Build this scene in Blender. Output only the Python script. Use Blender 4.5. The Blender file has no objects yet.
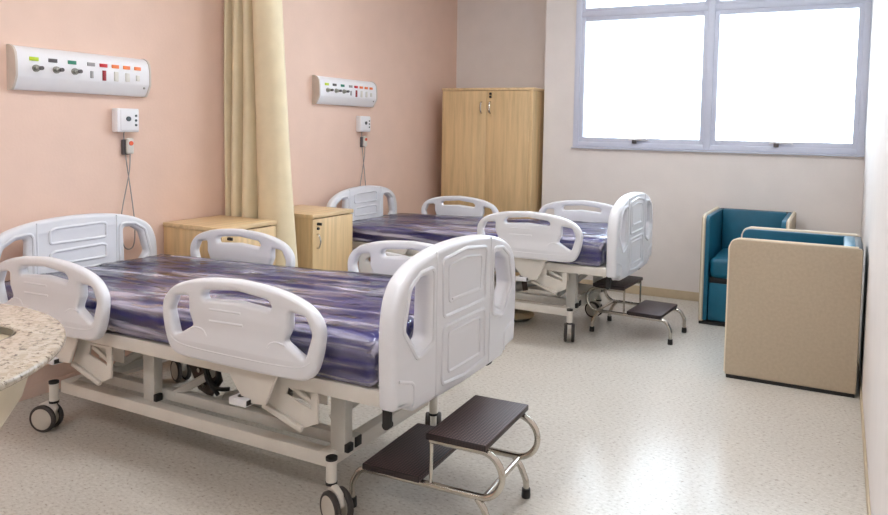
import bpy, bmesh, math, random
from mathutils import Vector, Matrix, Euler
random.seed(7)
C = bpy.context.scene.collection
PI = math.pi

# ------------------------------------------------------------------ materials
def lin(c):
    def f(v):
        v /= 255.0
        return v / 12.92 if v <= .04045 else ((v + .055) / 1.055) ** 2.4
    return (f(c[0]), f(c[1]), f(c[2]), 1)

def new_mat(name):
    m = bpy.data.materials.new(name); m.use_nodes = True
    nt = m.node_tree
    return m, nt, nt.nodes['Principled BSDF']

def N(nt, t, **kw):
    n = nt.nodes.new(t)
    for k, v in kw.items():
        if k in n.inputs: n.inputs[k].default_value = v
        else: setattr(n, k, v)
    return n

def coords(nt, scale=(1, 1, 1), rot=(0, 0, 0)):
    tc = N(nt, 'ShaderNodeTexCoord'); mp = N(nt, 'ShaderNodeMapping')
    mp.inputs['Scale'].default_value = scale; mp.inputs['Rotation'].default_value = rot
    nt.links.new(tc.outputs['Object'], mp.inputs['Vector'])
    return mp.outputs['Vector']

def ramp(nt, fac, stops):
    r = N(nt, 'ShaderNodeValToRGB')
    el = r.color_ramp.elements
    while len(el) < len(stops): el.new(.5)
    for e, (p, c) in zip(el, stops): e.position = p; e.color = c
    nt.links.new(fac, r.inputs['Fac'])
    return r.outputs['Color']

def bump(nt, b, h, strength, dist=.01):
    n = N(nt, 'ShaderNodeBump'); n.inputs['Strength'].default_value = strength
    n.inputs['Distance'].default_value = dist
    nt.links.new(h, n.inputs['Height']); nt.links.new(n.outputs['Normal'], b.inputs['Normal'])

def plain(name, rgb, rough=.5, metal=0, var=.04, scale=20, bmp=0, coat=0):
    """a colour with a faint procedural mottling"""
    m, nt, b = new_mat(name)
    c = lin(rgb)
    v = coords(nt)
    no = N(nt, 'ShaderNodeTexNoise', Scale=scale, Detail=3.0)
    nt.links.new(v, no.inputs['Vector'])
    lo = tuple(x * (1 - var) for x in c[:3]) + (1,); hi = tuple(min(1, x * (1 + var)) for x in c[:3]) + (1,)
    nt.links.new(ramp(nt, no.outputs['Fac'], [(.3, lo), (.7, hi)]), b.inputs['Base Color'])
    b.inputs['Roughness'].default_value = rough; b.inputs['Metallic'].default_value = metal
    if coat: b.inputs['Coat Weight'].default_value = coat
    if bmp:
        n2 = N(nt, 'ShaderNodeTexNoise', Scale=scale * 12, Detail=2.0); nt.links.new(v, n2.inputs['Vector'])
        bump(nt, b, n2.outputs['Fac'], bmp, .004)
    return m

def wood(name, rgb, axis_scale):
    m, nt, b = new_mat(name)
    c = lin(rgb)
    v = coords(nt, axis_scale)
    n1 = N(nt, 'ShaderNodeTexNoise', Scale=3.0, Detail=6.0, Roughness=.65, Distortion=.3); nt.links.new(v, n1.inputs['Vector'])
    nt.links.new(ramp(nt, n1.outputs['Fac'], [(.3, tuple(x * .80 for x in c[:3]) + (1,)), (.52, c), (.72, tuple(min(1, x * 1.14) for x in c[:3]) + (1,))]), b.inputs['Base Color'])
    b.inputs['Roughness'].default_value = .42
    bump(nt, b, n1.outputs['Fac'], .05, .003)
    return m

def floor_mat():
    m, nt, b = new_mat('speckled_linoleum')
    v = coords(nt, (22, 34, 1), (0, 0, .25))
    n1 = N(nt, 'ShaderNodeTexNoise', Scale=2.6, Detail=4.0, Roughness=.7); nt.links.new(v, n1.inputs['Vector'])
    n2 = N(nt, 'ShaderNodeTexNoise', Scale=2.0, Detail=2.0)
    nt.links.new(coords(nt), n2.inputs['Vector'])
    base = ramp(nt, n1.outputs['Fac'], [(.30, lin((150, 140, 127))), (.42, lin((198, 192, 183))), (.60, lin((209, 204, 196))), (.74, lin((220, 216, 210)))])
    mx = N(nt, 'ShaderNodeMix', data_type='RGBA', blend_type='MULTIPLY')
    mx.inputs['Factor'].default_value = 1
    nt.links.new(base, mx.inputs['A'])
    nt.links.new(ramp(nt, n2.outputs['Fac'], [(.35, (.96, .96, .96, 1)), (.65, (1, 1, 1, 1))]), mx.inputs['B'])
    nt.links.new(mx.outputs['Result'], b.inputs['Base Color'])
    n3 = N(nt, 'ShaderNodeTexNoise', Scale=5.0, Detail=3.0); nt.links.new(coords(nt), n3.inputs['Vector'])
    b.inputs['Roughness'].default_value = .21
    b.inputs['Specular IOR Level'].default_value = .18
    bump(nt, b, n3.outputs['Fac'], .05, .02)
    return m

def granite_mat():
    m, nt, b = new_mat('speckled_granite')
    v = coords(nt, (1, 1, 1))
    vo = N(nt, 'ShaderNodeTexVoronoi', Scale=110.0); nt.links.new(v, vo.inputs['Vector'])
    no = N(nt, 'ShaderNodeTexNoise', Scale=70.0, Detail=4.0, Roughness=.7); nt.links.new(v, no.inputs['Vector'])
    c1 = ramp(nt, vo.outputs['Color'], [(.25, lin((166, 154, 138))), (.6, lin((186, 175, 160)))])
    fl = ramp(nt, no.outputs['Fac'], [(.38, (1, 1, 1, 1)), (.45, (0, 0, 0, 1))])
    mx = N(nt, 'ShaderNodeMix', data_type='RGBA')
    nt.links.new(fl, mx.inputs['Factor']); nt.links.new(c1, mx.inputs['A']); mx.inputs['B'].default_value = lin((104, 88, 78))
    nt.links.new(mx.outputs['Result'], b.inputs['Base Color'])
    b.inputs['Roughness'].default_value = .16
    return m

def plastic_cover_mat():
    m, nt, b = new_mat('clear_plastic_wrap')
    def ridged(sc, rot, scale, detail):
        n = N(nt, 'ShaderNodeTexNoise', Scale=scale, Detail=detail, Roughness=.5, Distortion=.35)
        n.noise_type = 'RIDGED_MULTIFRACTAL'; n.normalize = True
        nt.links.new(coords(nt, sc, rot), n.inputs['Vector']); return n.outputs['Fac']
    r1 = ridged((.45, 4.2, 8), (0, 0, .10), 2.0, 2.0)
    r2 = ridged((2.6, 6.0, 9.0), (0, 0, -.22), 2.2, 3.0)
    add = N(nt, 'ShaderNodeMath', operation='MULTIPLY_ADD'); add.inputs[1].default_value = .5
    nt.links.new(r2, add.inputs[0]); nt.links.new(r1, add.inputs[2])
    bp = N(nt, 'ShaderNodeBump'); bp.inputs['Strength'].default_value = 1.0; bp.inputs['Distance'].default_value = .055
    nt.links.new(add.outputs[0], bp.inputs['Height']); nt.links.new(bp.outputs['Normal'], b.inputs['Normal'])
    b.inputs['Base Color'].default_value = lin((206, 202, 226)); b.inputs['Roughness'].default_value = .22
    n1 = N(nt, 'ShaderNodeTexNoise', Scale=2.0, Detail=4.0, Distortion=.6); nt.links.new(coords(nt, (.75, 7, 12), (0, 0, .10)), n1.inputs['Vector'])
    fac = ramp(nt, n1.outputs['Fac'], [(.43, (.02, .02, .02, 1)), (.52, (.20, .20, .20, 1)), (.61, (.68, .68, .68, 1))])  # milky film folds; wrinkle highlights are also painted into this streak mask
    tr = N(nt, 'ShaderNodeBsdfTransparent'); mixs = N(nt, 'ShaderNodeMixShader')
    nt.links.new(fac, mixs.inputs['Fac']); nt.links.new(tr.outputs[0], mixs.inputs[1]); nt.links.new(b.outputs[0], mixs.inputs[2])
    gl = N(nt, 'ShaderNodeBsdfGlossy'); gl.inputs['Roughness'].default_value = .10
    nt.links.new(bp.outputs['Normal'], gl.inputs['Normal'])
    fr = N(nt, 'ShaderNodeFresnel'); fr.inputs['IOR'].default_value = 1.55; nt.links.new(bp.outputs['Normal'], fr.inputs['Normal'])
    mix2 = N(nt, 'ShaderNodeMixShader')
    nt.links.new(fr.outputs[0], mix2.inputs['Fac']); nt.links.new(mixs.outputs[0], mix2.inputs[1]); nt.links.new(gl.outputs[0], mix2.inputs[2])
    nt.links.new(mix2.outputs[0], nt.nodes['Material Output'].inputs['Surface'])
    return m

def glass_mat():
    m, nt, b = new_mat('window_glass')
    tr = N(nt, 'ShaderNodeBsdfTransparent'); gl = N(nt, 'ShaderNodeBsdfGlossy'); gl.inputs['Roughness'].default_value = .02
    fr = N(nt, 'ShaderNodeFresnel'); fr.inputs['IOR'].default_value = 1.25
    mx = N(nt, 'ShaderNodeMixShader')
    no = N(nt, 'ShaderNodeTexNoise', Scale=3.0); nt.links.new(coords(nt), no.inputs['Vector'])
    nt.links.new(ramp(nt, no.outputs['Fac'], [(.3, (.97, .98, .98, 1)), (.7, (1, 1, 1, 1))]), tr.inputs['Color'])
    nt.links.new(fr.outputs[0], mx.inputs['Fac']); nt.links.new(tr.outputs[0], mx.inputs[1]); nt.links.new(gl.outputs[0], mx.inputs[2])
    nt.links.new(mx.outputs[0], nt.nodes['Material Output'].inputs['Surface'])
    return m

def tread_mat():
    m, nt, b = new_mat('ribbed_rubber')
    c = N(nt, 'ShaderNodeTexVoronoi', Scale=1.0); c.distance = 'CHEBYCHEV'
    c.inputs['Randomness'].default_value = 0
    nt.links.new(coords(nt, (90, 90, 90)), c.inputs['Vector'])
    nt.links.new(ramp(nt, c.outputs['Distance'], [(.25, lin((88, 66, 66))), (.45, lin((26, 17, 19)))]), b.inputs['Base Color'])
    b.inputs['Roughness'].default_value = .5
    inv = N(nt, 'ShaderNodeMath', operation='SUBTRACT'); inv.inputs[0].default_value = 1; nt.links.new(c.outputs['Distance'], inv.inputs[1])
    bump(nt, b, inv.outputs[0], .7, .004)
    return m

M = {}
M['pink'] = plain('pink_wall_paint', (229, 199, 182), .75, var=.02, scale=6, bmp=.15)
M['white_wall'] = plain('off_white_wall_paint', (225, 218, 214), .75, var=.02, scale=6, bmp=.18)
M['ceiling'] = plain('white_ceiling_paint', (238, 236, 232), .85, var=.01)
M['floor'] = floor_mat()
M['skirting'] = plain('beige_skirting', (198, 180, 152), .5)
M['abs'] = plain('white_moulded_plastic', (221, 222, 227), .32, var=.012, scale=8)
M['frame'] = plain('pale_grey_enamel', (216, 211, 203), .38, var=.03, scale=14)
M['grey'] = plain('mid_grey_plastic', (150, 148, 143), .45, var=.05)
M['greyenamel'] = plain('grey_enamelled_steel', (196, 194, 188), .4, var=.04)
M['brown'] = plain('dark_brown_steel', (74, 58, 50), .5, var=.12)
M['black'] = plain('black_rubber', (24, 22, 22), .55, var=.1)
M['tyre'] = plain('dark_grey_tyre', (58, 52, 50), .5, var=.08)
M['hub'] = plain('light_grey_hub', (196, 190, 180), .4)
M['mattress'] = plain('indigo_vinyl', (50, 48, 134), .4, var=.12, scale=5)
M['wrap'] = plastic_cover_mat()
M['oak'] = wood('light_oak_laminate', (213, 183, 138), (9, 9, .55))
M['oak_top'] = wood('light_oak_top', (217, 188, 145), (9, .6, 9))
M['chrome'] = plain('brushed_steel', (200, 195, 186), .2, metal=1, var=.04)
M['alu'] = plain('painted_aluminium', (200, 204, 220), .4, var=.02)
M['glass'] = glass_mat()
M['teal'] = plain('teal_vinyl', (10, 92, 118), .45, var=.08, scale=10, bmp=.05)
M['beige'] = plain('beige_textured_vinyl', (184, 169, 147), .6, var=.05, scale=60, bmp=.3)
M['cream'] = plain('cream_edge', (226, 214, 192), .5)
M['tread'] = tread_mat()
M['panel'] = plain('white_panel_enamel', (232, 231, 234), .35, var=.01)
M['endcap'] = plain('greyish_end_cap', (206, 194, 184), .45)
M['curtain'] = plain('beige_curtain_vinyl', (220, 205, 172), .55, var=.04, scale=10, bmp=.06)
M['granite'] = granite_mat()
M['steel'] = plain('satin_steel', (160, 158, 150), .35, metal=1, var=.05)
M['ceramic'] = plain('beige_ceramic', (196, 182, 158), .3)
for k, rgb in dict(lime=(190, 212, 40), dgrey=(84, 78, 80), green=(40, 128, 100), lgrey=(150, 148, 148), red=(196, 24, 34),
                   orange=(240, 128, 66), dred=(150, 16, 28), off=(214, 210, 202), white=(240, 240, 240), ledgrey=(70, 80, 84), amber=(226, 96, 60)).items():
    M[k] = plain(k + '_plastic', rgb, .4, var=.03)

# ------------------------------------------------------------------ mesh helpers
class MB:
    """collects shapes into one mesh"""
    def __init__(s): s.bm = bmesh.new(); s.mats = []; s.cur = 0
    def mat(s, m):
        if m not in s.mats: s.mats.append(m)
        s.cur = s.mats.index(m); return s
    def merge(s, bm2, mtx=None):
        if mtx is not None: bmesh.ops.transform(bm2, matrix=mtx, verts=bm2.verts)
        for f in bm2.faces: f.material_index = s.cur
        me = bpy.data.meshes.new('tmp'); bm2.to_mesh(me); bm2.free()
        s.bm.from_mesh(me); bpy.data.meshes.remove(me)
        return s
    def box(s, x0, x1, y0, y1, z0, z1, bev=.004, seg=2, mtx=None):
        b = bmesh.new(); bmesh.ops.create_cube(b, size=1)
        for v in b.verts:
            v.co = Vector(((x0 + x1) / 2 + v.co.x * (x1 - x0), (y0 + y1) / 2 + v.co.y * (y1 - y0), (z0 + z1) / 2 + v.co.z * (z1 - z0)))
        if bev:
            bmesh.ops.bevel(b, geom=b.edges[:], offset=min(bev, .45 * min(abs(x1 - x0), abs(y1 - y0), abs(z1 - z0))), segments=seg, profile=.5, affect='EDGES')
        return s.merge(b, mtx)
    def bar(s, p, q, w, h, bev=.003):
        """rectangular bar from p to q"""
        p = Vector(p); q = Vector(q); d = q - p; L = d.length; d.normalize()
        up = Vector((0, 0, 1)) if abs(d.z) < .95 else Vector((1, 0, 0))
        y = up.cross(d).normalized(); z = d.cross(y)
        m = Matrix((d, y, z)).transposed().to_4x4(); m.translation = p
        return s.box(0, L, -w / 2, w / 2, -h / 2, h / 2, bev, 2, m)
    def tube(s, path, r, seg=10, closed=False, cap=True, rads=None):
        P = [Vector(p) for p in path]; n = len(P)
        b = bmesh.new(); rings = []
        T = []
        for i in range(n):
            a = P[(i - 1) % n] if (closed or i > 0) else P[i]; c = P[(i + 1) % n] if (closed or i < n - 1) else P[i]
            T.append((c - a).normalized())
        ref = Vector((0, 0, 1)) if abs(T[0].z) < .9 else Vector((1, 0, 0))
        nrm = (ref - T[0] * ref.dot(T[0])).normalized()
        for i in range(n):
            nrm = (nrm - T[i] * nrm.dot(T[i])).normalized(); bi = T[i].cross(nrm)
            rr = rads[i] if rads else r
            rings.append([b.verts.new(P[i] + (nrm * math.cos(2 * PI * k / seg) + bi * math.sin(2 * PI * k / seg)) * rr) for k in range(seg)])
        for i in range(n if closed else n - 1):
            A = rings[i]; B = rings[(i + 1) % n]
            for k in range(seg): b.faces.new((A[k], A[(k + 1) % seg], B[(k + 1) % seg], B[k]))
        if cap and not closed:
            b.faces.new(rings[0][::-1]); b.faces.new(rings[-1])
        bmesh.ops.recalc_face_normals(b, faces=b.faces)
        return s.merge(b)
    def lathe(s, prof, seg=32, mtx=None):
        """profile [(r, z)] turned about z"""
        b = bmesh.new(); rings = []
        for r, z in prof:
            rings.append([b.verts.new((max(r, 1e-5) * math.cos(2 * PI * k / seg), max(r, 1e-5) * math.sin(2 * PI * k / seg), z)) for k in range(seg)])
        for i in range(len(prof) - 1):
            for k in range(seg): b.faces.new((rings[i][k], rings[i][(k + 1) % seg], rings[i + 1][(k + 1) % seg], rings[i + 1][k]))
        if prof[0][0] > 1e-4 and prof[0] != prof[-1]: b.faces.new(rings[0][::-1])
        if prof[-1][0] > 1e-4 and prof[0] != prof[-1]: b.faces.new(rings[-1])
        bmesh.ops.remove_doubles(b, verts=b.verts, dist=2e-5)
        bmesh.ops.recalc_face_normals(b, faces=b.faces)
        return s.merge(b, mtx)
    def plate(s, outline, holes, thick, bev, mtx):
        """flat plate with holes in local xy, rounded rims, centred on z=0; mtx puts it in place"""
        cu = bpy.data.curves.new('t', 'CURVE'); cu.dimensions = '2D'; cu.fill_mode = 'BOTH'
        cu.extrude = thick / 2 - bev; cu.bevel_depth = bev; cu.bevel_resolution = 3; cu.offset = -bev
        for pl in [outline] + holes:
            sp = cu.splines.new('POLY'); sp.points.add(len(pl) - 1); sp.use_cyclic_u = True
            for p, q in zip(sp.points, pl): p.co = (q[0], q[1], 0, 1)
        ob = bpy.data.objects.new('t', cu); C.objects.link(ob)
        dg = bpy.context.evaluated_depsgraph_get(); dg.update()
        me = bpy.data.meshes.new_from_object(ob.evaluated_get(dg))
        b = bmesh.new(); b.from_mesh(me)
        bmesh.ops.remove_doubles(b, verts=b.verts, dist=1e-5)
        bmesh.ops.recalc_face_normals(b, faces=b.faces)
        bpy.data.objects.remove(ob); bpy.data.curves.remove(cu); bpy.data.meshes.remove(me)
        return s.merge(b, mtx)
    def build(s, name, mat, parent=None, org=None, smooth=35):
        if not s.mats: s.mats = [mat]
        me = bpy.data.meshes.new(name)
        po = ORG.get(parent, Vector((0, 0, 0))) if parent else Vector((0, 0, 0))
        o0 = Vector(org) if org is not None else (po if parent else Vector((0, 0, 0)))
        bmesh.ops.translate(s.bm, verts=s.bm.verts, vec=-o0)
        s.bm.to_mesh(me); s.bm.free()
        for m in s.mats: me.materials.append(m)
        me.shade_smooth(); me.set_sharp_from_angle(angle=math.radians(smooth))
        o = bpy.data.objects.new(name, me); C.objects.link(o)
        if parent: o.parent = parent
        o.location = o0 - po
        ORG[o] = o0
        return o
ORG = {}

def tag(o, label, cat, group=None):
    o['label'] = label; o['category'] = cat
    if group: o['group'] = group
    return o
def thing(name, label, cat, loc, group=None):
    o = bpy.data.objects.new(name, None); C.objects.link(o); o.location = loc; o.empty_display_size = .1
    ORG[o] = Vector(loc)
    return tag(o, label, cat, group)
def structure(o):
    o['kind'] = 'structure'; return o
def copy_tree(o, parent=None):
    c = o.copy(); C.objects.link(c)
    if parent: c.parent = parent
    for ch in o.children: copy_tree(ch, c)
    return c
def catmull(pts, n=6, closed=True):
    out = []; L = len(pts)
    rng = range(L) if closed else range(L - 1)
    for i in rng:
        g = (lambda k: Vector(pts[k % L])) if closed else (lambda k: Vector(pts[max(0, min(L - 1, k))]))
        a, b, c, d = g(i - 1), g(i), g(i + 1), g(i + 2)
        for t in range(n):
            t /= n
            out.append(.5 * ((2 * b) + (c - a) * t + (2 * a - 5 * b + 4 * c - d) * t * t + (3 * b - a - 3 * c + d) * t ** 3))
    if not closed: out.append(Vector(pts[-1]))
    return out
def fillet(pts, r, n=5, closed=True):
    """round the corners of a polyline; r a number or one per corner"""
    P = [Vector(p) for p in pts]; L = len(P); out = []
    for i in range(L):
        ri = r[i] if isinstance(r, (list, tuple)) else r
        if (not closed and i in (0, L - 1)) or ri <= 0: out.append(P[i].copy()); continue
        a, b, c = P[i - 1], P[i], P[(i + 1) % L]
        u = (a - b); v = (c - b)
        ang = u.angle(v)
        d = min(ri / max(math.tan(ang / 2), 1e-3), .49 * u.length, .49 * v.length)
        p = b + u.normalized() * d; q = b + v.normalized() * d
        for t in range(n + 1):
            t /= n
            out.append((1 - t) ** 2 * p + 2 * t * (1 - t) * b + t * t * q)
    return out
def sym(pts):
    """mirror a right-hand half outline (x>0), given from top to bottom, into a whole loop"""
    return list(pts) + [(-x, z) for x, z in reversed(pts) if x > 1e-6]
XZ = lambda y: Matrix(((1, 0, 0, 0), (0, 0, -1, y), (0, 1, 0, 0), (0, 0, 0, 1)))      # local (x,y)->(x, z), plate in a plane of constant y
YZ = lambda x: Matrix(((0, 0, 1, x), (1, 0, 0, 0), (0, 1, 0, 0), (0, 0, 0, 1)))       # local (x,y)->(y, z), plate in a plane of constant x

# ------------------------------------------------------------------ room
W, YB, YN, XN, YF, H = 3.609, 4.30, 4.74, 1.118, -3.2, 2.85
WX0, WZ0, WZ1 = 1.394, 1.208, 2.64
def slab(name, mat, *boxes):
    m = MB()
    for b in boxes: m.box(*b, bev=0)
    return structure(m.build(name, mat))
slab('floor', M['floor'], (-.2, W + .2, YF - .2, YN + .2, -.1, 0))
slab('ceiling', M['ceiling'], (-.2, W + .2, YF - .2, YN + .2, H, H + .1))
slab('wall_left', M['pink'], (-.2, 0, YF - .2, YN + .2, 0, H))
slab('wall_niche', M['white_wall'], (0, XN, YN, YN + .2, 0, H))
slab('wall_back', M['white_wall'], (XN, WX0, YB, YN + .2, 0, H), (WX0, W, YB, YB + .18, 0, WZ0), (WX0, W, YB, YB + .18, WZ1, H))
slab('wall_right', M['white_wall'], (W, W + .2, YF - .2, YN + .2, 0, H))
slab('wall_front', M['white_wall'], (0, W, YF - .2, YF, 0, H))
for nm, bx in (('baseboard_back', (XN, W, YB - .012, YB, 0, .072)), ('baseboard_right', (W - .008, W, YF, YB - .012, 0, .05))):
    m = MB(); m.box(*bx, bev=.003); structure(m.build(nm, M['skirting']))
m = MB(); m.box(0, .010, YF, YN, 0, .06, bev=.003); structure(m.build('baseboard_left', M['pink']))

# window
m = MB(); y0, y1 = YB - .015, YB + .06
m.box(WX0, WX0 + .05, y0, y1, WZ0, WZ1); m.box(W - .05, W - .002, y0, y1, WZ0, WZ1)
m.box(2.478, 2.532, y0 - .002, y1, WZ0 + .002, WZ1 - .002)
m.box(WX0 + .001, W - .003, y0 + .003, y1 - .002, WZ0 + .001, WZ0 + .045); m.box(WX0 + .001, W - .003, y0 + .003, y1 - .002, WZ1 - .05, WZ1 - .001)
m.box(WX0 + .002, W - .004, y0 + .005, y1 - .003, 2.300, 2.345)
m.box(WX0 - .008, W - .004, YB - .03, YB + .01, WZ0 - .012, WZ0 - .001, .002)
win = structure(m.build('window_1', M['alu']))
for (a, b) in ((WX0 + .05, 2.478), (2.532, W - .05)):
    s = MB(); sy0, sy1 = YB - .004, YB + .045
    za, zb = WZ0 + .045, 2.300
    s.box(a - .008, a + .034, sy0, sy1, za - .008, zb + .006); s.box(b - .034, b + .008, sy0, sy1, za - .008, zb + .006)
    s.box(a - .006, b + .006, sy0 + .002, sy1 - .002, za - .006, za + .04); s.box(a - .006, b + .006, sy0 + .002, sy1 - .002, zb - .035, zb + .004)
    sash = s.build('sash', M['alu'], win)
    p = MB(); p.box(a + .03, b - .03, YB + .018, YB + .023, za + .036, zb - .03, 0); p.build('pane', M['glass'], sash)
    c = (a + b) / 2
    h = MB(); h.mat(M['panel']); h.box(c - .085, c + .085, YB - .014, YB + .004, za + .020, za + .038, .003)
    h.tube([(c - .03, YB - .012, za + .03), (c - .03, YB - .03, za + .03), (c + .07, YB - .035, za + .034)], .008, 8)
    h.mat(M['dgrey']); h.box(c - .050, c - .015, YB - .034, YB - .010, za - .004, za + .026, .003)
    h.build('handle', M['panel'], sash)
    u = MB(); ua, ub = 2.345, WZ1 - .05
    u.box(a - .008, a + .03, sy0, sy1, ua - .006, ub + .006); u.box(b - .03, b + .008, sy0, sy1, ua - .006, ub + .006)
    u.box(a - .006, b + .006, sy0 + .002, sy1 - .002, ua - .004, ua + .03); u.box(a - .006, b + .006, sy0 + .002, sy1 - .002, ub - .03, ub + .004)
    up = u.build('fixed_light', M['alu'], win)
    p = MB(); p.box(a + .028, b - .028, YB + .018, YB + .023, ua + .028, ub - .028, 0); p.build('pane', M['glass'], up)

# ------------------------------------------------------------------ hospital bed (first one nearest the camera)
BC = .675                                   # bed centre line in y
BEDGAP = 2.356
bed = thing('hospital_bed', 'white hospital bed nearest the camera with moulded head and foot boards', 'bed', (1.2, BC, 0), 'adjustable hospital beds')
V = lambda x, v, z: (x, BC + v, z)

def end_board(name, x, dz, out, thick):
    """moulded end panel in a plane of constant x; out = +1/-1 side the relief is on"""
    half = [(.0, .948), (.12, .944), (.24, .929), (.34, .900), (.410, .856), (.446, .785), (.456, .67), (.450, .50), (.442, .468)]
    top = catmull(half, 5, False)
    bot = fillet([(.442, .462), (.352, .458), (.335, .432), (.0, .424)], [0, .02, .02, 0], 4, False)
    pts = [(p[0], p[1] + dz) for p in top] + [(p[0], p[1] + dz) for p in bot[1:]]
    right = pts
    loop = [(v, z) for v, z in right] + [(-v, z) for v, z in reversed(right[1:-1])]
    hole = [(.247, .862), (.30, .858), (.352, .826), (.386, .715), (.315, .628), (.256, .655)]
    hr = fillet([(a, b + dz) for a, b in hole], [.02, .03, .03, .03, .02, .03], 5)
    hl = [Vector((-p[0], p[1])) for p in reversed(hr)]
    m = MB(); m.plate(loop, [hr, hl], thick, .018, YZ(x) @ Matrix.Translation((BC, 0, 0)))
    xs = x + out * (thick / 2 - .001)
    def ridge(pl, r=.0075, closed=True):
        m.tube([(xs, BC + a, b + dz) for a, b in pl], r, 8, closed)
    # raised rims round the grips
    for sg in (1, -1): ridge([(sg * a, b) for a, b in fillet([(.222, .885), (.31, .878), (.372, .84), (.408, .71), (.322, .60), (.222, .632)], .03, 5)], .008)
    # vertical seams, raised frames
    for sg in (1, -1): ridge([(sg * .205, .93), (sg * .205, .70), (sg * .20, .445)], .004, False)
    if name == 'footboard':
        ridge(fillet([(-.165, .898), (0, .916), (.165, .898), (.158, .700), (-.158, .700)], .022), .008)
        ridge(fillet([(-.125, .872), (0, .885), (.125, .872), (.12, .745), (-.12, .745)], .015), .005)
        m.box(min(xs, xs + out * .006), max(xs, xs + out * .006), BC - .10, BC + .10, .742 + dz, .757 + dz, .004)
        ridge(fillet([(-.158, .665), (.158, .665), (.165, .470), (0, .455), (-.165, .470)], .022), .008)
        ridge(fillet([(-.12, .640), (.12, .640), (.12, .500), (-.12, .500)], .015), .0065)
    else:                                   # two long shallow recesses, one above the other
        for za, zb_ in ((.895, .825), (.785, .725), (.68, .60)):
            ridge(fillet([(-.145, za - .012), (-.12, za), (.12, za + .006), (.145, za), (.145, zb_), (-.145, zb_)], .014), .0075)
    for sg in (1, -1): ridge(fillet([(sg * .34, .455), (sg * .34, .53), (sg * .43, .56)], .03, 5, False), .006, False)
    b = m.build(name, M['abs'], bed, smooth=40)
    return b
end_board('footboard', 2.246, 0, 1, .066)
end_board('headboard', .115, -.066, 1, .05)

def side_rail(cx, v, dz):
    """moulded safety rail in a plane of constant y; v offset, relief on the outer side"""
    sg = -1 if v < 0 else 1
    y = BC + v
    half = [(.0, .827), (.13, .818), (.23, .800), (.305, .770), (.345, .725), (.352, .675), (.338, .605), (.318, .562), (.285, .538), (.2, .531), (.0, .530)]
    right = catmull(half, 5, False)
    loop = [(cx + p[0], p[1]) for p in right] + [(cx - p[0], p[1]) for p in list(reversed(right))[1:-1]]
    slot = fillet([(cx - .158, .760), (cx - .14, .777), (cx, .790), (cx + .13, .777), (cx + .150, .760), (cx + .14, .744), (cx, .755), (cx - .148, .744)], .01, 3)
    tri = fillet([(.222, .750), (.288, .742), (.314, .69), (.286, .603), (.200, .650), (.222, .695)], [.012, .02, .03, .012, .012, .02], 4)
    hr = [Vector((cx + p[0], p[1])) for p in tri]; hl = [Vector((cx - p[0], p[1])) for p in reversed(tri)]
    m = MB(); m.plate(loop, [slot, hr, hl], .040, .013, XZ(y))
    ys = y + sg * .0178
    m.tube([(cx - .12, ys, .716), (cx + .02, ys, .719)], .0045, 8)
    m.tube([(cx - .12, ys, .676), (cx + .03, ys, .680)], .005, 8)
    for k in (1, -1):
        m.tube([(cx + k * a, ys, b) for a, b in catmull([(.135, .622), (.15, .640), (.18, .646), (.21, .638)], 5, False)], .004, 8)
        m.tube([(cx + k * a, ys, b) for a, b in catmull([(.31, .60), (.27, .58), (.18, .572), (0, .570)], 5, False)], .0035, 8)
    bmesh.ops.translate(m.bm, verts=m.bm.verts, vec=(0, 0, dz))
    r = m.build('side_rail', M['abs'], bed, org=(cx, y, .53), smooth=40)
    # hinge bracket under the rail
    yb = y - sg * .030
    b = MB(); b.mat(M['frame'])
    b.plate([(cx - .135, .56), (cx + .155, .56), (cx + .085, .408), (cx - .005, .400)], [], .012, .003, XZ(yb))
    y2 = y - sg * .085
    b.plate([(cx + .06, .485), (cx + .262, .485), (cx + .258, .36), (cx + .18, .325), (cx + .02, .375)], [[(cx + .135, .472), (cx + .125, .435), (cx + .232, .405), (cx + .228, .472)]], .01, .003, XZ(y2))
    b.bar((cx + .12, y2 - sg * .012, .468), (cx + .235, y2 - sg * .012, .415), .012, .018)
    b.bar((cx + .03, y2 + sg * .010, .385), (cx + .20, y2 + sg * .01, .330), .016, .018)
    b.plate([(cx + .10, .485), (cx + .25, .485), (cx + .25, .40), (cx + .10, .40)], [], .006, .001, XZ(y2 - sg * .06))
    bmesh.ops.translate(b.bm, verts=b.bm.verts, vec=(0, 0, dz))
    br = b.build('rail_bracket', M['frame'], bed, org=(cx, y2, .4))
    l = MB(); l.mat(M['abs']); l.box(cx - .055, cx + .022, yb - .030, yb + .030, .394, .420, .005)
    l.mat(M['black']); l.tube([(cx - .022, yb, .4195), (cx - .022, yb, .4215)], .015, 14); l.box(cx + .004, cx + .0235, yb - .026, yb + .010, .398, .417, .003)
    bmesh.ops.translate(l.bm, verts=l.bm.verts, vec=(0, 0, dz))
    l.build('release_catch', M['abs'], br)
    return r
for cx in (.722, 1.698):
    pass
side_rail(.680, -.50, -.024); side_rail(.700, .50, -.026); side_rail(1.698, -.50, 0); side_rail(1.742, .50, .002)

tilt = lambda p: (-.036 + .052 * (p.x - .2) / 2.0) * (p.z - MZ) / .135      # the mattress top rises a little towards the foot
MZ = .5215
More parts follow.
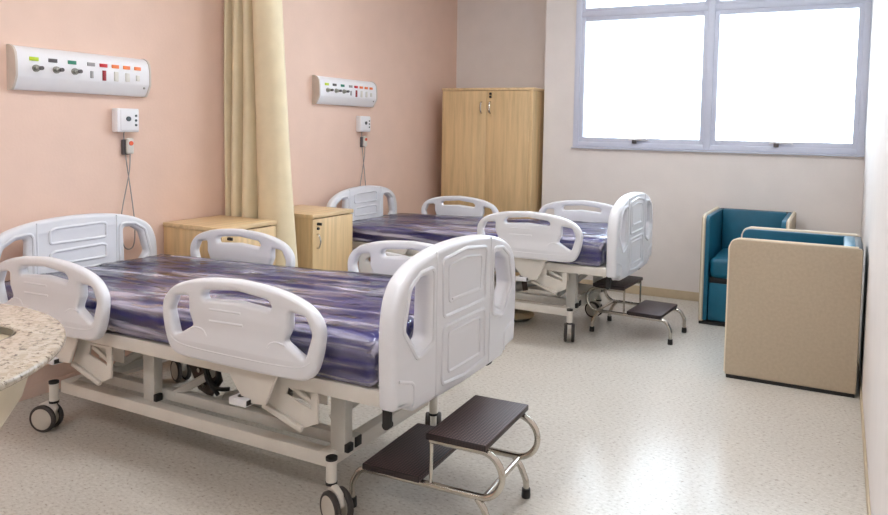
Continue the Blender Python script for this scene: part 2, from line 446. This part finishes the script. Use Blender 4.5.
# mattress platform with its perimeter tube
m = MB()
for v in (-.415, .415): m.box(.20, 2.215, BC + v - .02, BC + v + .02, .480, .533, .005)
for x in (.20, 1.0, 1.55, 2.17): m.box(x, x + .045, BC - .40, BC + .40, .482, .530, .004)
m.box(.24, 2.18, BC - .39, BC + .39, .520, .5335, .003)
for v in (-.3, .3):
    m.box(2.215, 2.232, BC + v - .02, BC + v + .02, .44, .53, .003); m.box(.135, .205, BC + v - .02, BC + v + .02, .45, .53, .003)
m.mat(M['frame'])
bmesh.ops.translate(m.bm, verts=m.bm.verts, vec=(0, 0, -.013))
m.build('mattress_platform', M['frame'], bed)
# black pads holding the end board
for v in (-.36, .36):
    p = MB(); p.box(2.205, 2.232, BC + v - .05, BC + v - .03, .40, .50, .003); p.tube([V(2.215, v - .045, .40), V(2.215, v - .02, .40)], .014, 10)
    p.build('board_clamp', M['black'], bed)

# base frame
BZ = .192
m = MB(); m.mat(M['frame'])
for v in (-.305, .305): m.bar(V(.50, v, BZ), V(1.93, v, BZ), .05, .05, .005)
for x in (.505, 1.915): m.bar(V(x, -.328, BZ + .001), V(x, .328, BZ + .001), .050, .054, .005)
m.build('base_frame', M['frame'], bed)
m = MB(); m.mat(M['greyenamel'])
for v in (-.235, .235): m.bar(V(.55, v, .238), V(1.985, v, .238), .045, .042, .004)
for x in (.60, 1.30): m.bar(V(x, -.22, .237), V(x, .22, .237), .045, .036, .004)
m.build('lift_rail', M['greyenamel'], bed)
for v in (-.235, .235):
    e = MB(); e.box(1.984, 1.990, BC + v - .018, BC + v + .018, .221, .256, .001); e.build('end_plug', M['black'], bed)
for x in (.995, 1.945):
    for v in (-.275, .275):
        p = MB(); p.mat(M['greyenamel']); p.box(x - .032, x + .032, BC + v - .022, BC + v + .022, .214, .50, .005)
        p.box(x - .036, x + .036, BC + v - .06, BC + v + .06, .440, .467, .003)
        po = p.build('lift_post', M['greyenamel'], bed, org=V(x, v, .22))
        f = MB(); f.box(x + .028, x + .046, BC + v - .022, BC + v + .010, .217, .247, .003); f.build('post_block', M['black'], po)
# lifting arms and actuators
for (p, q) in ((V(1.09, -.25, .245), V(1.36, -.05, .43)), (V(1.09, .25, .245), V(1.36, .05, .43)), (V(1.80, -.15, .25), V(1.95, .10, .40)), (V(.60, -.15, .25), V(.80, .10, .42))):
    a = MB(); a.bar(p, q, .028, .03, .004); a.build('lift_arm', M['greyenamel'], bed)
for (p, q) in ((V(1.31, -.20, .235), V(1.54, -.10, .275)), (V(.86, .10, .25), V(1.10, .14, .30))):
    p = Vector(p); q = Vector(q); d = (q - p).normalized()
    a = MB(); a.tube([p, p + d * .012, p + d * .10, q], .042, 18, rads=[.030, .042, .042, .030])
    a.tube([q, q + d * .22], .012, 10)
    act = a.build('actuator', M['grey'], bed)
    c = MB(); c.tube([q - d * .015, q + d * .02], .034, 16); c.build('actuator_cap', M['brown'], act)
for (y, pts) in ((-.16, [(1.00, .40), (1.20, .47), (1.26, .30), (1.20, .225), (1.13, .245), (1.08, .33)]), (.06, [(1.02, .42), (1.16, .47), (1.24, .33), (1.16, .26)])):
    a = MB(); a.plate(pts, [], .012, .003, XZ(BC + y)); lp = a.build('linkage_plate', M['brown'], bed)
    for (px, pz) in ((1.14, .33), (1.19, .30), (1.17, .27)):
        c = MB(); c.tube([(px, BC + y - .016, pz), (px, BC + y, pz)], .009, 10); c.build('bolt', M['chrome'], lp)
for pts in ([(.98, -.20, .47), (1.02, -.23, .43), (1.12, -.26, .40), (1.17, -.24, .44), (1.22, -.22, .40), (1.23, -.21, .32), (1.28, -.20, .26)],
            [(1.02, -.18, .47), (1.10, -.22, .465), (1.16, -.23, .44), (1.12, -.2, .39), (1.19, -.19, .36), (1.26, -.2, .29), (1.31, -.17, .28)],
            [(1.2, -.1, .47), (1.22, -.16, .40), (1.26, -.18, .33), (1.22, -.18, .27)]):
    c = MB(); c.tube(catmull([V(*p) for p in pts], 6, False), .0085, 8); c.build('cable', M['black'], bed)
m = MB(); m.box(1.06, 1.26, BC - .20, BC - .02, .40, .49, .01); m.build('control_box', M['black'], bed)
for v, x in ((.26, .30), ):
    pass
# aluminium guide rails behind the head section
m = MB(); m.bar(V(.60, .36, .36), V(.98, .36, .40), .02, .04); m.bar(V(1.0, .36, .36), V(1.9, .36, .36), .02, .06)
m.bar(V(1.2, .22, .3), V(1.95, .22, .36), .02, .035)
m.build('tie_bar', M['greyenamel'], bed)

def caster(x, v, yaw):
    c = MB(); c.mat(M['frame']); c.lathe([(.0, .126), (.0185, .126), (.0185, .212), (0, .212)], 20, Matrix.Translation(V(x, v, 0)))
    off = Matrix.Translation(V(x, v, 0)) @ Matrix.Rotation(yaw, 4, 'Z')
    # hood between the wheels, trailing along local +x, wheel axle along local y
    b = [(.0, .127), (.03, .130), (.066, .114), (.074, .07), (.045, .05), (.0, .06), (-.017, .10)]
    c.plate(fillet(b, .012, 3), [], .022, .006, off @ XZ(0))
    body = c.build('caster', M['frame'], bed, org=V(x, v, 0))
    for z, nm in ((.2145, 'stem_cap'), (.129, 'stem_ring')):
        k = MB(); k.lathe([(0, z - .006), (.0200, z - .005), (.0200, z + .005), (0, z + .006)], 18, Matrix.Translation(V(x, v, 0))); k.build(nm, M['black'], body)
    for s in (-1, 1):
        mt = off @ Matrix.Translation((.036, s * .024, .0592)) @ Matrix.Rotation(-s * PI / 2, 4, 'X')
        t = MB(); t.lathe([(.046, -.010), (.054, -.010), (.0588, -.005), (.0588, .005), (.054, .010), (.046, .010), (.046, -.010)], 32, mt); t.build('tyre', M['tyre'], body)
        h = MB(); h.lathe([(0, -.008), (.0465, -.008), (.0465, .009), (.038, .0125), (0, .0135)], 28, mt); h.build('wheel_hub', M['hub'], body)
    return body
K = [caster(.462, -.345, math.radians(200)), caster(.462, .34, math.radians(160)), caster(1.958, -.345, math.radians(-22)), caster(1.958, .34, math.radians(120))]

# the second bed is the same bed further back
bed2 = copy_tree(bed); bed2.location.y += BEDGAP; bed2.location.x += .012
bed2['label'] = 'white hospital bed further back, in front of the wooden wardrobe'
for ch in bed2.children:
    if ch.name.startswith('side_rail') and ch.location.x < 0 and ch.location.y < 0:
        ch.location.z -= .315; ch.location.y -= .012     # folded down
    elif ch.name.startswith('side_rail') and ch.location.y < 0:
        ch.location.x += .03; ch.location.z += .012
    if ch.name.startswith('caster'):
        ch.rotation_euler.z = math.radians(131 if ch.location.y < 0 else 50)
        if ch.location.x > 0 and ch.location.y > 0: ch.location.x -= .03; ch.location.y += .02

# mattresses rest on the platforms
def rounded_slab(x0, x1, y0, y1, z0, z1, r, nx, ny, nz, wob):
    b = bmesh.new(); bmesh.ops.create_cube(b, size=1)
    for v in b.verts: v.co = Vector(((x0 + x1) / 2 + v.co.x * (x1 - x0), (y0 + y1) / 2 + v.co.y * (y1 - y0), (z0 + z1) / 2 + v.co.z * (z1 - z0)))
    bmesh.ops.bevel(b, geom=b.edges[:], offset=r, segments=3, profile=.5, affect='EDGES')
    for ax, n, lo, hi in ((0, nx, x0, x1), (1, ny, y0, y1), (2, nz, z0, z1)):
        for k in range(1, n):
            co = [0, 0, 0]; no = [0, 0, 0]; co[ax] = lo + r + (hi - lo - 2 * r) * k / n; no[ax] = 1
            bmesh.ops.bisect_plane(b, geom=b.verts[:] + b.edges[:] + b.faces[:], plane_co=co, plane_no=no, dist=1e-5)
    from mathutils import noise
    if wob:
        b.normal_update()
        for v in b.verts:
            if v.co.z < z0 + .015: continue
            q = Vector((v.co.x * 1.6 + v.co.y * .8, v.co.y * 11, v.co.z * 12))
            v.co += v.normal * (.004 + abs(noise.noise(q)) * wob + abs(noise.noise(q * 2.1 + Vector((3, 1, 2)))) * wob * .5)
    return b
def mattress(dy, label):
    x0, x1, y0, y1 = .185, 2.184, BC - .44, BC + .44
    t = MB(); t.merge(rounded_slab(x0, x1, y0 + dy, y1 + dy, MZ, .666, .022, 6, 4, 2, 0))
    for v in t.bm.verts: v.co.z += tilt(v.co)
    o = t.build('mattress', M['mattress'], None, org=(1.19, BC + dy, MZ))
    tag(o, label, 'mattress', 'wrapped bed mattresses')
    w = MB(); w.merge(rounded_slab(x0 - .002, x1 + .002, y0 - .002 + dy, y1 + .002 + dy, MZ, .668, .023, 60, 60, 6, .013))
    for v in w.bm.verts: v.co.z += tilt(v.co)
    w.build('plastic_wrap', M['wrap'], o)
    return o
mattress(0, 'blue mattress in clear plastic wrap on the bed nearest the camera')
mattress(BEDGAP, 'blue mattress in clear plastic wrap on the far bed by the wardrobe')

# ------------------------------------------------------------------ step stools
def step_stool():
    t = thing('step_stool', 'two step steel stool under the foot end of the near bed', 'step stool', (2.28, .6125, 0), 'two step bed stools')
    X = lambda u, y, z: (2.28 + u, y, z)
    r = .0115; zl, zu = .147, .302
    for y in (.447, .778):
        m = MB(); m.mat(M['chrome'])
        # low front leg, low rail, loop, upper rail
        path = fillet([X(-.318, y, .012), X(-.318, y, .09), X(-.285, y, zl), X(-.20, y, zl), X(.10, y, zl)], [0, .06, .05, .02, 0], 6, False)
        zc, rr = (zl + zu) / 2, (zu - zl) / 2
        path += [Vector(X(.174 + rr * math.sin(a), y, zc - rr * math.cos(a))) for a in [PI * k / 18 for k in range(19)]] + [Vector(X(-.01, y, zu))]
        m.tube(path, r, 12)
        m.tube(fillet([X(.165, y, zl - .006), X(.19, y, .11), X(.212, y, .06), X(.212, y, .012)], .05, 6, False), r, 12)
        m.tube([X(-.006, y, zl), X(-.006, y, zu)], .0065, 10)
        fr = m.build('side_frame', M['chrome'], t)
        for u in (-.318, .212):
            f = MB(); f.lathe([(0, 0), (.0155, 0), (.0165, .006), (.0155, .034), (0, .034)], 16, Matrix.Translation(X(u, y, 0))); f.build('rubber_foot', M['black'], fr)
    c = MB(); c.tube([X(.185, .447, zl - .004), X(.185, .778, zl - .004)], .010, 12); c.build('cross_bar', M['chrome'], t)
    for (a, b, z) in ((-.013, .204, zu + .0115), (-.26, -.035, zl + .0115)):
        k = MB(); k.box(2.28 + a, 2.28 + b, .417, .808, z, z + .022, .004); k.build('tread', M['tread'], t)
    return t
st = step_stool(); st.rotation_euler.z = .04
s2 = copy_tree(st); s2.location = (2.234, 3.175, 0); s2.rotation_euler.z = 3.071
s2['label'] = 'two step steel stool standing at the foot of the far bed'

# ------------------------------------------------------------------ bedside cabinets
def nightstand():
    x0, x1, y0, y1, h = .016, .466, 1.267, 1.690, .775
    t = thing('bedside_cabinet', 'light oak bedside cabinet between the near bed and the curtain', 'bedside cabinet', (.24, 1.485, 0), 'oak bedside cabinets')
    m = MB()
    m.box(x0, x1 - .02, y0 + .002, y0 + .02, .03, h - .025, .001); m.box(x0, x1 - .02, y1 - .02, y1 - .002, .03, h - .025, .001)
    m.box(x0, x0 + .015, y0 + .02, y1 - .02, .03, h - .025, .001); m.box(x0, x1 - .02, y0 + .02, y1 - .02, .03, .05, .001)
    m.box(x0 + .03, x1 - .05, y0 + .03, y1 - .03, 0, .03, .001)
    m.build('carcass', M['oak'], t)
    k = MB(); k.box(x0 - .002, x1 + .003, y0 - .003, y1 + .003, h - .025, h, .003); k.build('top', M['oak_top'], t)
    d = MB(); d.box(x1 - .019, x1, y0 + .003, y1 - .003, .035, h - .032, .0015); door = d.build('door', M['oak'], t)
    l = MB()
    for z in (.712, .682):
        l.tube([(x1 - .002, y0 + .05, z), (x1 + .010, y0 + .05, z)], .0095, 12)
    l.box(x1 + .008, x1 + .032, y0 + .046, y0 + .054, .703, .721, .002)
    l.build('lock', M['black'], door)
    hd = MB(); hd.tube(catmull([(x1 - .001, y0 + .045, .645), (x1 + .016, y0 + .045, .64), (x1 + .028, y0 + .045, .60), (x1 + .016, y0 + .045, .56), (x1 - .001, y0 + .045, .555)], 6, False), .0055, 10)
    hd.build('handle', M['chrome'], door)
    return t
ns = nightstand(); n2 = copy_tree(ns); n2.location.y += .754
n2['label'] = 'light oak bedside cabinet between the curtain and the far bed'

# ------------------------------------------------------------------ wardrobe in the niche
x0, x1, yf, yb, h = .172, 1.066, 4.170, 4.71, 1.708
wd = thing('wardrobe', 'tall light oak two door wardrobe in the niche left of the window', 'wardrobe', (.62, 4.44, 0))
m = MB()
m.box(x0, x0 + .022, yf + .02, yb, .0, h - .025, .001); m.box(x1 - .03, x1, yf + .0, yb, .0, h - .025, .001)
m.box(x0 + .02, x1 - .02, yb - .02, yb, .05, h - .025, .001); m.box(x0 + .02, x1 - .02, yf + .03, yb - .02, .0, .07, .001)
m.build('carcass', M['oak'], wd)
k = MB(); k.box(x0 - .004, x1 + .004, yf - .004, yb, h - .024, h, .002); k.build('top', M['oak_top'], wd)
for a, b, hx in ((x0 + .001, .6175, .575), (.6187, x1 - .031, .660)):
    d = MB(); d.box(a, b, yf, yf + .019, .05, h - .027, .0015); door = d.build('door', M['oak'], wd)
    hd = MB(); hd.tube(catmull([(hx, yf + .002, 1.585), (hx, yf - .018, 1.575), (hx, yf - .026, 1.535), (hx, yf - .018, 1.495), (hx, yf + .002, 1.485)], 6, False), .007, 10)
    hd.build('handle', M['chrome'], door)
    if hx > .6:
        l = MB()
        for z in (1.655, 1.628): l.tube([(.662, yf + .003, z), (.662, yf - .012, z)], .011, 12)
        l.build('lock', M['black'], door)

# ------------------------------------------------------------------ tub armchairs
def armchair():
    """faces -x; side panels lie in planes of constant y"""
    x0, x1, y0, y1, h = 2.937, 3.582, 2.515, 3.09, .772
    t = thing('tub_armchair', 'square tub armchair seen from its beige side by the right wall', 'armchair', (3.26, 2.80, 0), 'square tub armchairs')
    def outline(a, b, z0, z1, r): return fillet([(a, z0), (b, z0), (b, z1), (a, z1)], [.004, .004, .02, r], 8)
    for (ya, s) in ((y0, 1), (y1, -1)):
        p = MB(); p.plate(outline(x0, x1, .02, h, .05), [], .028, .006, XZ(ya + s * .014))
        sp = p.build('side_panel', M['beige'], t)
        q = MB(); q.plate(outline(x0 + .004, x1 - .01, .03, h - .004, .05), [], .03, .006, XZ(ya + s * .042)); q.build('inner_lining', M['teal'], sp)
        e = MB()
        edge = [(x0 - .001, .03), (x0 - .001, h - .05), (x0 + .014, h - .014), (x0 + .05, h + .001), (x1 - .02, h + .001)]
        e.tube([(a, ya + s * .014, b) for a, b in fillet(edge, [0, .03, .03, .03, 0], 5, False)], .0075, 8); e.build('edge_piping', M['cream'], sp)
    b = MB(); b.box(x1 - .09, x1 - .03, y0 + .06, y1 - .06, .03, h - .002, .012); b.build('backrest', M['teal'], t)
    b = MB(); b.box(x1 - .034, x1 + .002, y0 + .034, y1 - .034, .02, h - .004, .004); b.build('back_panel', M['black'], t)
    b = MB(); b.box(x0 + .012, x1 - .085, y0 + .063, y1 - .063, .33, .475, .035, 4); b.build('seat_cushion', M['teal'], t)
    b = MB(); b.box(x0 + .02, x1 - .085, y0 + .063, y1 - .063, .03, .295, .006); b.build('front_panel', M['teal'], t)
    b = MB(); b.box(x0 + .03, x1 - .085, y0 + .063, y1 - .063, .295, .332, .002); b.build('seat_base', M['black'], t)
    b = MB(); b.box(x0 + .006, x1 - .004, y0 + .004, y1 - .004, 0, .021, .002); b.build('plinth', M['black'], t)
    return t
ac = armchair()
a2 = copy_tree(ac); a2.rotation_euler.z = PI / 2; a2.location = (2.893, 3.925, 0)
a2['label'] = 'square tub armchair with teal seat facing the room under the window'

# ------------------------------------------------------------------ medical supply panels on the pink wall
def supply_panel():
    y0, y1, z0, z1 = .430, 1.152, 1.480, 1.684
    t = thing('medical_supply_panel', 'white gas and power panel on pink wall above the near bed', 'wall panel', (0.001, .775, z0), 'bedhead supply panels')
    prof = [(.001, z0), (.030, z0 + .002), (.046, z0 + .022), (.062, z0 + .056), (.066, z0 + .066), (.066, z1 - .075), (.060, z1 - .035), (.044, z1 - .012), (.02, z1), (.001, z1)]
    def ext(ya, yb, grow, mat, nm):
        b = bmesh.new(); A = []; B = []
        cz = (z0 + z1) / 2
        for x, z in prof:
            xx = x + (grow if x > .01 else 0); zz = z + (grow if z > cz else -grow)
            A.append(b.verts.new((xx, ya, zz))); B.append(b.verts.new((xx, yb, zz)))
        n = len(prof)
        for i in range(n): b.faces.new((A[i], A[(i + 1) % n], B[(i + 1) % n], B[i]))
        b.faces.new(A); b.faces.new(B[::-1]); bmesh.ops.recalc_face_normals(b, faces=b.faces)
        m = MB(); m.merge(b); return m.build(nm, mat, t)
    ext(y0 + .01, y1 - .01, 0, M['panel'], 'housing')
    ext(y0, y0 + .0099, .003, M['endcap'], 'end_cap'); ext(y1 - .0099, y1, .003, M['endcap'], 'end_cap')
    fx = .066
    for y, mt, w in ((.517, 'lime', .042), (.607, 'dgrey', .042), (.703, 'green', .042), (.803, 'lgrey', .040), (.871, 'red', .042), (.938, 'orange', .040), (1.004, 'orange', .040), (1.07, 'orange', .038)):
        k = MB(); k.box(fx - .003, fx + .0025, y - w / 2, y + w / 2, 1.617, 1.635, .001); k.build('label_plate', M[mt], t)
    for y in (.524, .622, .715):
        g = MB(); g.tube([(fx - .004, y, 1.583), (fx + .006, y, 1.583)], .017, 14)
        g.tube([(fx + .004, y, 1.583), (fx + .022, y, 1.583), (fx + .024, y, 1.583), (fx + .04, y, 1.583)], .012, 14, rads=[.012, .012, .0085, .0085])
        go = g.build('gas_outlet', M['steel'], t)
        n = MB(); n.tube([(fx + .038, y, 1.583), (fx + .050, y, 1.583)], .0095, 12); n.build('nozzle', M['dgrey'], go)
    for y, mt, w, hh in ((.806, 'lgrey', .016, .035), (.874, 'dred', .020, .052), (.942, 'off', .024, .050), (1.008, 'off', .024, .045), (1.07, 'off', .022, .030)):
        k = MB(); k.box(fx - .003, fx + .004, y - w / 2, y + w / 2, 1.575 - hh / 2, 1.575 + hh / 2, .002); k.build('socket' if mt == 'off' else 'switch', M[mt], t)
    k = MB(); k.tube([(.052, 1.115, 1.528), (.060, 1.115, 1.524)], .006, 10); k.build('screw', M['lgrey'], t)
    return t
sp = supply_panel(); sp2 = copy_tree(sp); sp2.location.y += 2.137; sp2.location.z += .022
sp2['label'] = 'white gas and power panel on pink wall above the far bed'

def call_box():
    y0, y1, z0, z1 = .958, 1.090, 1.287, 1.413
    t = thing('nurse_call_box', 'white nurse call box on the wall above the near bed', 'call box', (.001, 1.033, z0), 'nurse call boxes')
    m = MB(); m.box(.001, .050, y0, y1, z0, z1, .007, 3); m.box(.048, .054, y0 + .018, y1 - .006, z0 + .008, z1 - .008, .003); m.build('housing', M['panel'], t)
    b = MB(); b.tube([(.052, y0 + .062, 1.358), (.060, y0 + .062, 1.358)], .013, 16); b.build('call_button', M['ledgrey'], t)
    for z in (1.375, 1.350, 1.325):
        i = MB(); i.tube([(.052, y0 + .108, z), (.057, y0 + .108, z)], .0065, 12); i.build('indicator', M['ledgrey'], t)
    return t
cb = call_box(); cb2 = copy_tree(cb); cb2.location.y += 2.137; cb2.location.z += .014
cb2['label'] = 'white nurse call box on the wall above the far bed'

def call_handset():
    y, z0, z1 = 1.035, 1.165, 1.247
    t = thing('call_handset', 'dark nurse call handset with red button hanging above the near bed', 'handset', (.001, y, z0), 'nurse call handsets')
    m = MB(); m.box(.001, .018, y - .022, y + .024, z0, z1, .004); m.build('holder', M['dgrey'], t)
    h = MB(); h.box(.016, .036, y - .008, y + .034, z0 + .004, z1 + .008, .009, 3); hs = h.build('handle', M['off'], t)
    b = MB(); b.tube([(.034, y + .013, z1 - .020), (.041, y + .013, z1 - .020)], .012, 14); b.build('button', M['amber'], hs)
    c = MB(); c.tube(catmull([(.026, y + .015, z0 + .006), (.022, y + .010, z0 - .10), (.018, y - .028, z0 - .28), (.020, y - .045, z0 - .40), (.022, y - .02, z0 - .50), (.022, y + .03, z0 - .50), (.020, y + .044, z0 - .40), (.018, y + .03, z0 - .25), (.012, y - .0, z0 - .02), (.012, y - .012, z1 + .02), (.014, y - .008, 1.289)], 8, False), .0028, 8)
    c.build('cord', M['lgrey'], t)
    return t
ch1 = call_handset(); ch2 = copy_tree(ch1); ch2.location.y += 2.137; ch2.location.z += .014
ch2['label'] = 'dark nurse call handset hanging under the call box above the far bed'

# ------------------------------------------------------------------ curtain between the beds, gathered at the wall
plan_top = [(.010, 1.785), (.030, 1.715), (.055, 1.715), (.073, 1.81), (.084, 1.81), (.100, 1.712), (.140, 1.708), (.163, 1.81), (.174, 1.81), (.190, 1.715), (.226, 1.712), (.245, 1.81), (.258, 1.82), (.272, 1.725), (.330, 1.700), (.40, 1.728), (.425, 1.80), (.39, 1.86)]
zt, zb = H - .06, .22
rows = 40
pl = catmull([(a, b, 0) for a, b in plan_top], 7, False)
b = bmesh.new(); grid = []
for r in range(rows + 1):
    f = r / rows; z = zt + (zb - zt) * f
    row = []
    for i, p in enumerate(pl):
        s = i / (len(pl) - 1)
        x = p.x * (1 + .02 * math.sin(f * 5)) ; y = p.y
        g = max(0, (p.x - .20) / .22)
        x = x * .92 + g * (-.03 + .25 * max(0, f - .2))
        y += .006 * math.sin(f * 7 + s * 20)
        row.append(b.verts.new((x, y, z)))
    grid.append(row)
for r in range(rows):
    for i in range(len(pl) - 1): b.faces.new((grid[r][i], grid[r][i + 1], grid[r + 1][i + 1], grid[r + 1][i]))
bmesh.ops.recalc_face_normals(b, faces=b.faces)
bmesh.ops.solidify(b, geom=b.faces[:], thickness=.003)
cur = thing('curtain', 'beige privacy curtain gathered against the pink wall between the beds', 'curtain', (.22, 1.76, zb))
m = MB(); m.merge(b); m.build('curtain_cloth', M['curtain'], cur, smooth=60)
m = MB(); m.box(.002, 3.0, 1.745, 1.775, H - .028, H - .001, .003)
for k in range(10): m.tube([(.03 + k * .042, 1.76, H - .028), (.03 + k * .042, 1.76, H - .065)], .004, 8)
m.build('track', M['alu'], cur)

# ------------------------------------------------------------------ round granite counter in the left foreground
gx, gy, R = 1.752, -1.065, .506
ct = thing('round_counter', 'round speckled granite counter top at the left edge in front', 'counter', (gx, gy, 0))
m = MB()
hc = (1.893 - gx, -.764 - gy); hr = .085
circ = lambda cx, cy, r, n: [(cx + r * math.cos(2 * PI * k / n), cy + r * math.sin(2 * PI * k / n)) for k in range(n)]
m.plate(circ(gx, gy, R, 72), [circ(gx + hc[0], gy + hc[1], hr, 36)[::-1]], .016, .007, Matrix.Translation((0, 0, .892)))
m.build('granite_top', M['granite'], ct)
m = MB(); m.lathe([(hr - .001, .898), (hr - .003, .898), (hr - .004, .80), (hr - .02, .775), (0, .770), (0, .766), (hr - .018, .770), (hr, .79), (hr - .001, .898)], 36, Matrix.Translation((gx + hc[0], gy + hc[1], 0)))
m.build('steel_cup', M['steel'], ct)
m = MB(); m.lathe([(0, 0), (.24, 0), (.24, .03), (.14, .05), (.12, .30), (.14, .50), (.20, .61), (.31, .665), (.39, .725), (.43, .79), (.447, .85), (.45, .883), (0, .883)], 56, Matrix.Translation((gx, gy, 0)))
m.build('pedestal', M['ceramic'], ct)

# dish on the floor beneath the far bed
m = MB(); m.lathe([(0, .004), (.10, .004), (.125, .006), (.150, .022), (.158, .026), (.160, .022), (.128, 0), (0, 0)], 40, Matrix.Translation((1.40, 3.08, 0)))
tag(m.build('floor_dish', M['steel'], None, org=(1.40, 3.08, 0)), 'low round grey metal dish on the floor beneath the far bed', 'dish')

# ------------------------------------------------------------------ fill lamps, unseen and added on the ceiling to brighten the room
FILL = 20.0
em, nt, bs = new_mat('fill_lamp_diffuser')
bs.inputs['Base Color'].default_value = (.9, .9, .9, 1); bs.inputs['Emission Color'].default_value = (.95, .975, 1.0, 1)
bs.inputs['Emission Strength'].default_value = FILL
for i, (x, y) in enumerate(((1.9, -2.0), (1.9, .1), (1.9, 2.4))):
    t = thing('added_fill_lamp', ('added unseen ceiling fill lamp behind the foreground counter', 'added unseen ceiling fill lamp above the near bed', 'added unseen ceiling fill lamp above the far bed')[i], 'lamp', (x, y, H - .08), 'added fill lamps')
    m = MB(); m.box(x - .64, x + .64, y - .17, y + .17, H - .05, H, .006); m.build('housing', M['panel'], t)
    m = MB(); m.box(x - .62, x + .62, y - .15, y + .15, H - .075, H - .048, .006); m.build('diffuser', em, t)

# ------------------------------------------------------------------ daylight
wo = bpy.data.worlds.new('sky'); bpy.context.scene.world = wo; wo.use_nodes = True
bg = wo.node_tree.nodes['Background']
bg.inputs['Color'].default_value = (.74, .88, 1.0, 1); bg.inputs['Strength'].default_value = 11.0
pl_ = bpy.data.lights.new('window_portal', 'AREA'); pl_.shape = 'RECTANGLE'; pl_.size = W - WX0; pl_.size_y = WZ1 - WZ0
po = bpy.data.objects.new('window_portal', pl_); C.objects.link(po)
po.location = ((WX0 + W) / 2, YB + .10, (WZ0 + WZ1) / 2); po.rotation_euler = (-PI / 2, 0, 0)
pl_.cycles.is_portal = True

# ------------------------------------------------------------------ camera
cam = bpy.data.cameras.new('camera'); co = bpy.data.objects.new('camera', cam); C.objects.link(co)
rt = Vector((0.89520461, 0.44520923, 0.0199362)); up = Vector((-0.04592434, 0.04766118, 0.99780728)); fw = Vector((-0.44328282, 0.89415723, -0.06311245))
mt = Matrix((rt, up, -fw)).transposed().to_4x4(); mt.translation = (3.46334897, -1.58561834, 1.33797841)
co.matrix_world = mt
cam.sensor_width = 36; cam.sensor_fit = 'HORIZONTAL'; cam.lens = 721.5273793 / 888 * 36
cam.shift_x = -.3984479 * 100 / 888; cam.shift_y = -.8219353 * 100 / 888
cam.clip_start = .05
sc = bpy.context.scene
sc.camera = co
sc.view_settings.view_transform = 'Standard'; sc.view_settings.look = 'None'; sc.view_settings.gamma = 1; sc.view_settings.use_curve_mapping = False
sc.view_settings.exposure = .13
sc.cycles.max_bounces = 10; sc.cycles.diffuse_bounces = 6; sc.cycles.transparent_max_bounces = 12
sc.cycles.use_denoising = True
